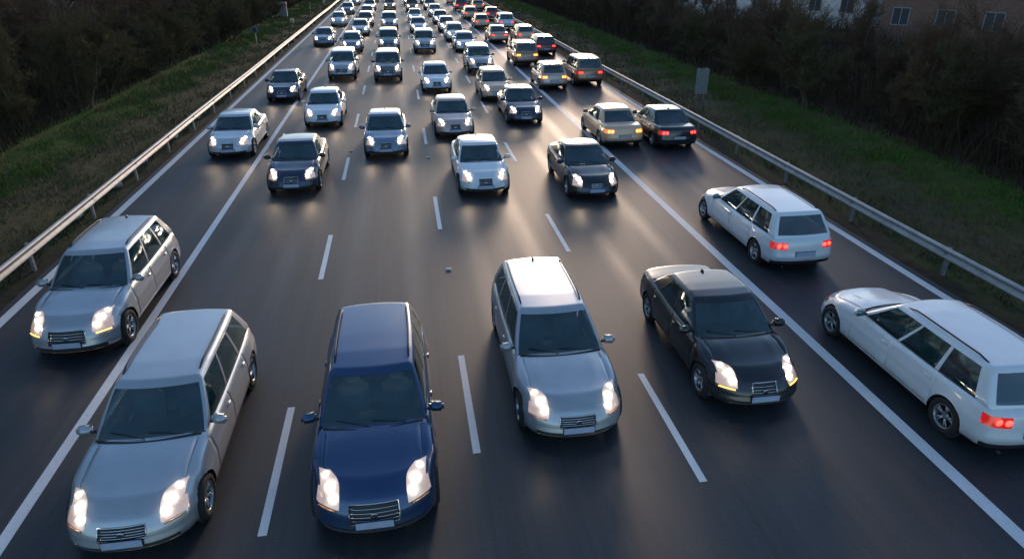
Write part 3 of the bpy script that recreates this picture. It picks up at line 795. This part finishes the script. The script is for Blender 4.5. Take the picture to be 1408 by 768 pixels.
for z in (1.1, 1.55, 2.0):
    b = MB(); b.box((0, -.026, z), (.64, .02, .05), 0); link('stiffener', b.mesh('stiffener', [M_galv2], False), r)
for sx in (-.2, .2):
    b = MB(); b.tube([(sx, .05, -.3), (sx, .05, 2.2)], .035, 8); link('post', b.mesh('post', [M_galv2]), r)
r = link('lamp_post', None, None, (20.9, 64, gz_(20.9))); tag(r, 'tall grey pole standing among the bushes right of the road', 'pole')
b = MB(); b.tube([(0, 0, -.3), (0, 0, 1.2), (0, 0, 10)], [.19, .15, .10], 12); link('mast', b.mesh('mast', [M_galv2]), r)
b = MB(); b.tube([(0, 0, 10), (-.5, 0, 10.5), (-2, 0, 10.7)], .05, 8); b.box((-2.3, 0, 10.68), (.9, .3, .14), 0, bev=.04); link('lamp_head', b.mesh('lamp_head', [M_galv2]), r)

# ------------------------------------------------------------ houses beyond the right thicket
M_brick = simple('brick', (.22, .12, .09), .9, 0, 0, .3, .25, 9); M_render = simple('render', (.78, .66, .60), .85, 0, 0, .3, .15, 1.5)
M_tile = simple('roof_tile', (.17, .055, .035), .85, 0, 0, .3, .3, 7); M_wframe = simple('window_frame', (.30, .30, .29), .5)
def house(x, y, rz, w, d, h, wallm, label, nw, roofh=2.2):
    root = link('house', None, None, (x, y, gz_(x) + .6), R(rz)); tag(root, label, 'house', 'buildings beyond the right thicket')
    b = MB(); b.box((0, 0, h / 2 - .5), (w, d, h + 1)); b.add([(-w / 2, -d / 2, h), (-w / 2, d / 2, h), (-w / 2, 0, h + roofh * .93), (w / 2, -d / 2, h), (w / 2, d / 2, h), (w / 2, 0, h + roofh * .93)], [(0, 1, 2), (3, 5, 4)])
    link('wall', b.mesh('wall', [wallm], False), root)
    b = MB(); o = .45; t = .12
    for s in (-1, 1):
        e = Vector((0, s * (d / 2 + o), h - o * roofh / (d / 2) + .02)); p = Vector((0, 0, h + roofh + .02))
        vs = [(-w / 2 - o, e.y, e.z), (w / 2 + o, e.y, e.z), (w / 2 + o, 0, p.z), (-w / 2 - o, 0, p.z)]
        vs += [(a, b_, c + t) for a, b_, c in vs]
        b.add(vs, [(0, 1, 2, 3), (4, 7, 6, 5), (0, 4, 5, 1), (1, 5, 6, 2), (2, 6, 7, 3), (3, 7, 4, 0)])
    rf = link('roof', b.mesh('roof', [M_tile], False), root)
    b = MB(); b.box((w * .3, .6, h + roofh * .9), (.7, .7, 1.6), 0); link('chimney', b.mesh('chimney', [M_brick], False), rf)
    b = MB(); b.box((0, -d / 2 - o, h - .28), (w + .9, .14, .16), 0, bev=.03); link('gutter', b.mesh('gutter', [M_wframe], False), root)
    fl = 2 if h > 4 else 1
    for f in range(fl):
        for k in range(nw):
            wx = -w / 2 + w * (k + .5) / nw; z = 1.5 + 2.7 * f
            b = MB()
            for a, c2, e, g in ((wx, z + .62, 1.3, .07), (wx, z - .62, 1.3, .07), (wx - .62, z, .07, 1.2), (wx + .62, z, .07, 1.2), (wx, z, .05, 1.2)): b.box((a, -d / 2 - .02, c2), (e, .09, g))
            fr = link('window', b.mesh('window', [M_wframe], False), root)
            b = MB(); b.box((wx, -d / 2 - .004, z), (1.2, .02, 1.2)); link('pane', b.mesh('pane', [M_dark], False), fr)
    b = MB(); b.box((w * .42, -d / 2 - .02, 1.05), (1.0, .08, 2.1), 0, bev=.01); link('door', b.mesh('door', [M_wframe], False), root)
house(42, 72, -62, 26, 9, 4.1, M_render, 'long pale rendered house with a red tiled roof beyond the right thicket', 8)
house(46, 48, -58, 16, 9, 5.0, M_brick, 'brick house with a red tiled roof at the upper right corner', 5)
house(40, 108, -66, 18, 8, 3.2, M_brick, 'low brick house with a tiled roof seen past the pale one', 5)

# ------------------------------------------------------------ trees
def bark(name, lo, hi):
    m, nt, b = mat(name)
    nt.links.new(ramp(nt, noise(nt, 5, 6, .7, stretch=(1, 1, .3)), [(.3, lo), (.7, hi)]), b.inputs['Base Color'])
    b.inputs['Roughness'].default_value = .95; b.inputs['Specular IOR Level'].default_value = .1; return m
M_bark = bark('bark', (.06, .048, .038), (.15, .12, .095)); M_twig = bark('twig', (.075, .050, .034), (.17, .115, .078))
M_twig2 = bark('twig_olive', (.07, .058, .03), (.14, .115, .06)); M_leafdead = bark('brush', (.03, .021, .014), (.085, .058, .036))
class Tubes:
    def __init__(s): s.d = {}
    def seg(s, p, q, r0, r1, n): s.d.setdefault(n, []).append((*p, *q, r0, r1))
    def mesh(s, name, m):
        VV, FF, base = [], [], 0
        for n, L in s.d.items():
            A = np.array(L); p, q = A[:, :3], A[:, 3:6]; d = q - p; d /= np.maximum(np.linalg.norm(d, axis=1), 1e-6)[:, None]
            a = np.where((np.abs(d[:, 2]) < .9)[:, None], np.array([[0, 0, 1.]]), np.array([[1., 0, 0]]))
            u = np.cross(d, a); u /= np.linalg.norm(u, axis=1)[:, None]; w = np.cross(d, u)
            t = np.arange(n) * 2 * math.pi / n
            ring = np.cos(t)[None, :, None] * u[:, None] + np.sin(t)[None, :, None] * w[:, None]
            V = np.concatenate([p[:, None] + ring * A[:, 6, None, None], q[:, None] + ring * A[:, 7, None, None]], 1)
            k = np.arange(n); k2 = (k + 1) % n; f = np.stack([k, k2, n + k2, n + k], 1)
            FF.append((f[None] + (np.arange(len(A)) * 2 * n)[:, None, None]).reshape(-1, 4) + base); VV.append(V.reshape(-1, 3)); base += len(A) * 2 * n
        return tri_mesh(name, np.concatenate(VV), np.concatenate(FF), m, True)
def tree_mesh(seed, height, spread, stems=1, mt=M_twig):
    rg = random.Random(seed); tr, cr = Tubes(), Tubes()
    def unit(x, y, z):
        n = math.sqrt(x * x + y * y + z * z) or 1; return (x / n, y / n, z / n)
    def grow(p, d, L, r, lvl):
        T = tr if lvl < 2 else cr
        nseg = (5, 4, 3, 2, 1)[lvl]; n = (7, 5, 4, 3, 3)[lvl]; pr = r; g = .10 + .05 * lvl
        for i in range(nseg):
            d = unit(d[0] + rg.gauss(0, g), d[1] + rg.gauss(0, g), d[2] + rg.gauss(0, g) + .05 * (lvl > 0))
            h = L / nseg; q = (p[0] + d[0] * h, p[1] + d[1] * h, p[2] + d[2] * h); r2 = r * (1 - (.62 if lvl == 0 else .8) * (i + 1) / nseg)
            T.seg(p, q, pr, r2, n)
            if lvl < 4 and (i + 1) / nseg > (.22, .15, .1, .1)[lvl]:
                for k in range((2, 2, 3, 3)[lvl] + (rg.random() < .5)):
                    az = rg.uniform(0, 2 * math.pi); s = rg.uniform(.45, 1.0) * spread; t = rg.random()
                    nd = unit(d[0] * (1 - .5 * s) + math.cos(az) * s, d[1] * (1 - .5 * s) + math.sin(az) * s, d[2] * (1 - .5 * s) + .12)
                    grow(tuple(a * t + b * (1 - t) for a, b in zip(p, q)), nd, L * rg.uniform(.36, .56), max(.006, r2 * .55), lvl + 1)
            p = q; pr = r2
    for k in range(stems):
        a = rg.uniform(0, 6.28); o = .25 if stems > 1 else 0; u = rg.uniform(.4, 1.4)
        grow((math.cos(a) * o, math.sin(a) * o, -.3), unit(math.cos(a) * o * u, math.sin(a) * o * u, 1), height * (rg.uniform(.6, .9) if stems > 1 else .85), height * .014 + .01, 0)
    return tr.mesh('trunk', M_bark), cr.mesh('crown', mt)
TALL = [tree_mesh(s, h, sp) for s, h, sp in ((1, 11, .75), (2, 12.5, .65), (3, 9.5, .9), (4, 13, .7))]
BUSH = [tree_mesh(s, h, sp, 3, mt) for s, h, sp, mt in ((11, 4.2, .9, M_twig), (12, 3.6, 1.0, M_twig2), (13, 4.8, .8, M_twig), (14, 4.0, 1.1, M_twig2))]
def plant(protos, x, y, s, label, cat, name, group, k):
    t, c = protos[k % len(protos)]
    r = link(name, None, None, (x, y, gz_(x) - .05), random.uniform(0, 6.28)); r.scale = (s, s, s * random.uniform(.9, 1.12))
    tag(r, label, cat, group); link('trunk', t, r); link('crown', c, r)
k = 0
y = 6.0
while y < 175:                                     # left woods, taller towards the back
    for row, x0 in enumerate((-16.4, -19.5, -23.5, -29.0)):
        x = x0 + random.uniform(-.9, .9) + (.03 * max(0, y - 25) if row < 2 else 0) * .6; yy = y + random.uniform(-1.4, 1.4) + row * 1.1; k += 1
        if row == 0 or (row > 0 and random.random() < .25):
            plant(BUSH, x, yy, random.uniform(.75, 1.15), 'leafless bush in the thicket along the left verge', 'bush', 'bare_bush', 'bushes along the left verge', k)
        else:
            plant(TALL, x, yy, random.uniform(.75, 1.1), 'bare tree in the dark woods left of the road', 'tree', 'bare_tree', 'trees in the left woods', k)
    y += 4.2 if y < 70 else 6.0
y = 8.0
while y < 175:                                     # right thicket: low bushes in front, a few trees
    for row, x0 in enumerate((20.0, 22.6, 25.6, 29.5, 34.0)):
        x = x0 + random.uniform(-.8, .8) + (.018 * max(0, y - 40)); yy = y + random.uniform(-1.3, 1.3) + row * .9; k += 1
        if (row >= 3 and y < 40 and random.random() < .35): continue
        if row >= 2 and 34 < y < 84 and (row > 2 or k % 2): continue
        if y > 84 and row >= 2 and random.random() < .55:
            plant(TALL, x, yy, random.uniform(.6, .85), 'bare tree rising from the thicket right of the road', 'tree', 'bare_tree', 'trees in the right thicket', k)
        else:
            plant(BUSH, x, yy, random.uniform(.8, 1.2) * (.68 if 24 < y < 84 and row else .9), 'leafless bush in the thicket right of the road', 'bush', 'bare_bush', 'bushes in the right thicket', k)
    y += 3.6 if y < 70 else 5.5

# brushwood and grass (nobody could count them)
def blades(name, n, xf, hmin, hmax, w, matl, label, cat, lean=.5, ymin=4, ymax=165, bias=1.6):
    y = ymin + (ymax - ymin) * rng.random(n) ** bias; x = xf(n, y)
    z = np.array([gz_(a) for a in x]); az = rng.random(n) * 6.28; h = hmin + (hmax - hmin) * rng.random(n) ** 1.5
    h = h * (.65 + .7 * (np.sin(x * 2.1 + y * .9) * np.sin(y * 1.7 - x) > .1)) if hmax < .3 else h
    ww = w * (.6 + .8 * rng.random(n)) * (1 + y / 60)
    dx, dy = np.cos(az) * ww, np.sin(az) * ww; lx, ly = rng.normal(0, lean, n) * h, rng.normal(0, lean, n) * h
    V = np.zeros((n, 3, 3)); V[:, 0] = np.stack([x - dx, y - dy, z - .06], 1); V[:, 1] = np.stack([x + dx, y + dy, z - .06], 1); V[:, 2] = np.stack([x + lx, y + ly, z + h], 1)
    F = np.arange(n * 3).reshape(n, 3)
    o = link(name, tri_mesh(name, V.reshape(-1, 3), F, matl)); tag(o, label, cat, kind='stuff'); return o
def grassmat(name, a, b_, c):
    m, nt, b = mat(name); f = noise(nt, .9, 5, .7); f2 = noise(nt, 25, 2)
    cc = mix(nt, .5, ramp(nt, f, [(.36, a), (.5, b_), (.64, c)]), ramp(nt, f2, [(.3, (.45,) * 3), (.7, (1.7,) * 3)]), 'MULTIPLY')
    nt.links.new(cc, b.inputs['Base Color']); b.inputs['Roughness'].default_value = .8; b.inputs['Specular IOR Level'].default_value = .2; return m
M_g1 = grassmat('grass_green', (.11, .09, .035), (.08, .14, .022), (.07, .17, .018)); M_g2 = grassmat('grass_dry', (.16, .115, .065), (.13, .105, .045), (.08, .10, .028))
blades('verge_grass', 45000, lambda n, y: -10.6 - rng.random(n) * 4.4, .05, .24, .016, M_g2, 'rough brownish grass covering the left verge', 'grass')
blades('verge_grass', 40000, lambda n, y: -13.6 + rng.normal(0, .6, n), .05, .22, .015, M_g1, 'bright green grass strip along the left woods', 'grass')
blades('verge_grass', 50000, lambda n, y: 14.2 + rng.random(n) * 4.8, .05, .24, .016, M_g2, 'rough brownish grass covering the right verge', 'grass')
blades('verge_grass', 40000, lambda n, y: 17.6 + rng.normal(0, .5, n), .05, .22, .015, M_g1, 'bright green grass strip along the right thicket', 'grass')
blades('brushwood', 42000, lambda n, y: -15.4 - rng.random(n) ** 1.3 * 22, .5, 2.4, .012, M_leafdead, 'dark tangled undergrowth filling the left woods', 'undergrowth', .35)
blades('brushwood', 52000, lambda n, y: 19.0 + rng.random(n) ** 1.2 * 24, .5, 2.4, .012, M_leafdead, 'dark tangled undergrowth filling the right thicket', 'undergrowth', .35)
M_weed = grassmat('weeds', (.03, .035, .02), (.05, .06, .025), (.12, .12, .09))
blades('weeds', 9000, lambda n, y: -10.45 + rng.normal(0, .16, n) + .12 * np.sin(y * 1.9), .05, .38, .012, M_weed, 'ragged dark weeds growing behind the left guardrail', 'weeds', .5)
blades('weeds', 7000, lambda n, y: 14.0 + rng.normal(0, .16, n), .04, .26, .012, M_weed, 'ragged dark weeds growing behind the right guardrail', 'weeds', .5)
# pale litter stones behind the left rail
M_st = simple('pale_stone', (.30, .31, .30), .9)
for n, (x, y) in enumerate([(-10.55, 22.0), (-10.5, 25.2), (-10.6, 28.4), (-10.5, 32.5), (-10.55, 36.5)]):
    bm = bmesh.new(); bmesh.ops.create_icosphere(bm, subdivisions=2, radius=.2)
    for v in bm.verts: v.co = Vector((v.co.x * 1.0, v.co.y * 1.9, v.co.z * .55)) * random.uniform(.85, 1.1)
    me = bpy.data.meshes.new('stone'); bm.to_mesh(me); bm.free(); me.materials.append(M_st)
    tag(link('verge_stone', me, None, (x, y, .07), random.uniform(-.2, .2)), 'pale flat stone among the weeds behind the left guardrail', 'stone', 'stones behind the left guardrail')

# ------------------------------------------------------------ light, sky, camera
SUN_EL, SUN_AZ = 11.0, 14.0                         # degrees; azimuth measured from the road direction towards the right
w = bpy.data.worlds.new('World'); scene.world = w; w.use_nodes = True
nt = w.node_tree; bg = nt.nodes['Background']; sky = nt.nodes.new('ShaderNodeTexSky'); sky.sky_type = 'NISHITA'
sky.sun_disc = False; sky.sun_elevation = R(SUN_EL); sky.sun_rotation = R(SUN_AZ); sky.air_density = 1.0; sky.dust_density = .5; sky.ozone_density = 2.6
nt.links.new(sky.outputs[0], bg.inputs[0]); bg.inputs[1].default_value = .10
sl = bpy.data.lights.new('sun', 'SUN'); sl.energy = .75; sl.angle = R(10); sl.color = (1, .72, .52)
so = link('sun', sl); d = Vector((math.sin(R(SUN_AZ)) * math.cos(R(SUN_EL)), math.cos(R(SUN_AZ)) * math.cos(R(SUN_EL)), math.sin(R(SUN_EL))))
so.rotation_euler = d.to_track_quat('Z', 'Y').to_euler()
cam = bpy.data.cameras.new('camera'); cam.lens = 36 * 926 / 1408; cam.sensor_width = 36; cam.clip_end = 4000
co = link('camera', cam, None, (0, 0, 7.53)); co.rotation_euler = (R(90 - 25.717), 0, R(-8.903))
scene.camera = co
vs = scene.view_settings; vs.view_transform = 'Standard'; vs.look = 'None'; vs.gamma = 1; vs.exposure = 1.42; vs.use_curve_mapping = False
scene.cycles.max_bounces = 6; scene.cycles.diffuse_bounces = 2; scene.cycles.glossy_bounces = 3; scene.cycles.transparent_max_bounces = 10
scene.cycles.caustics_reflective = False; scene.cycles.caustics_refractive = False
scene.cycles.sample_clamp_indirect = 4
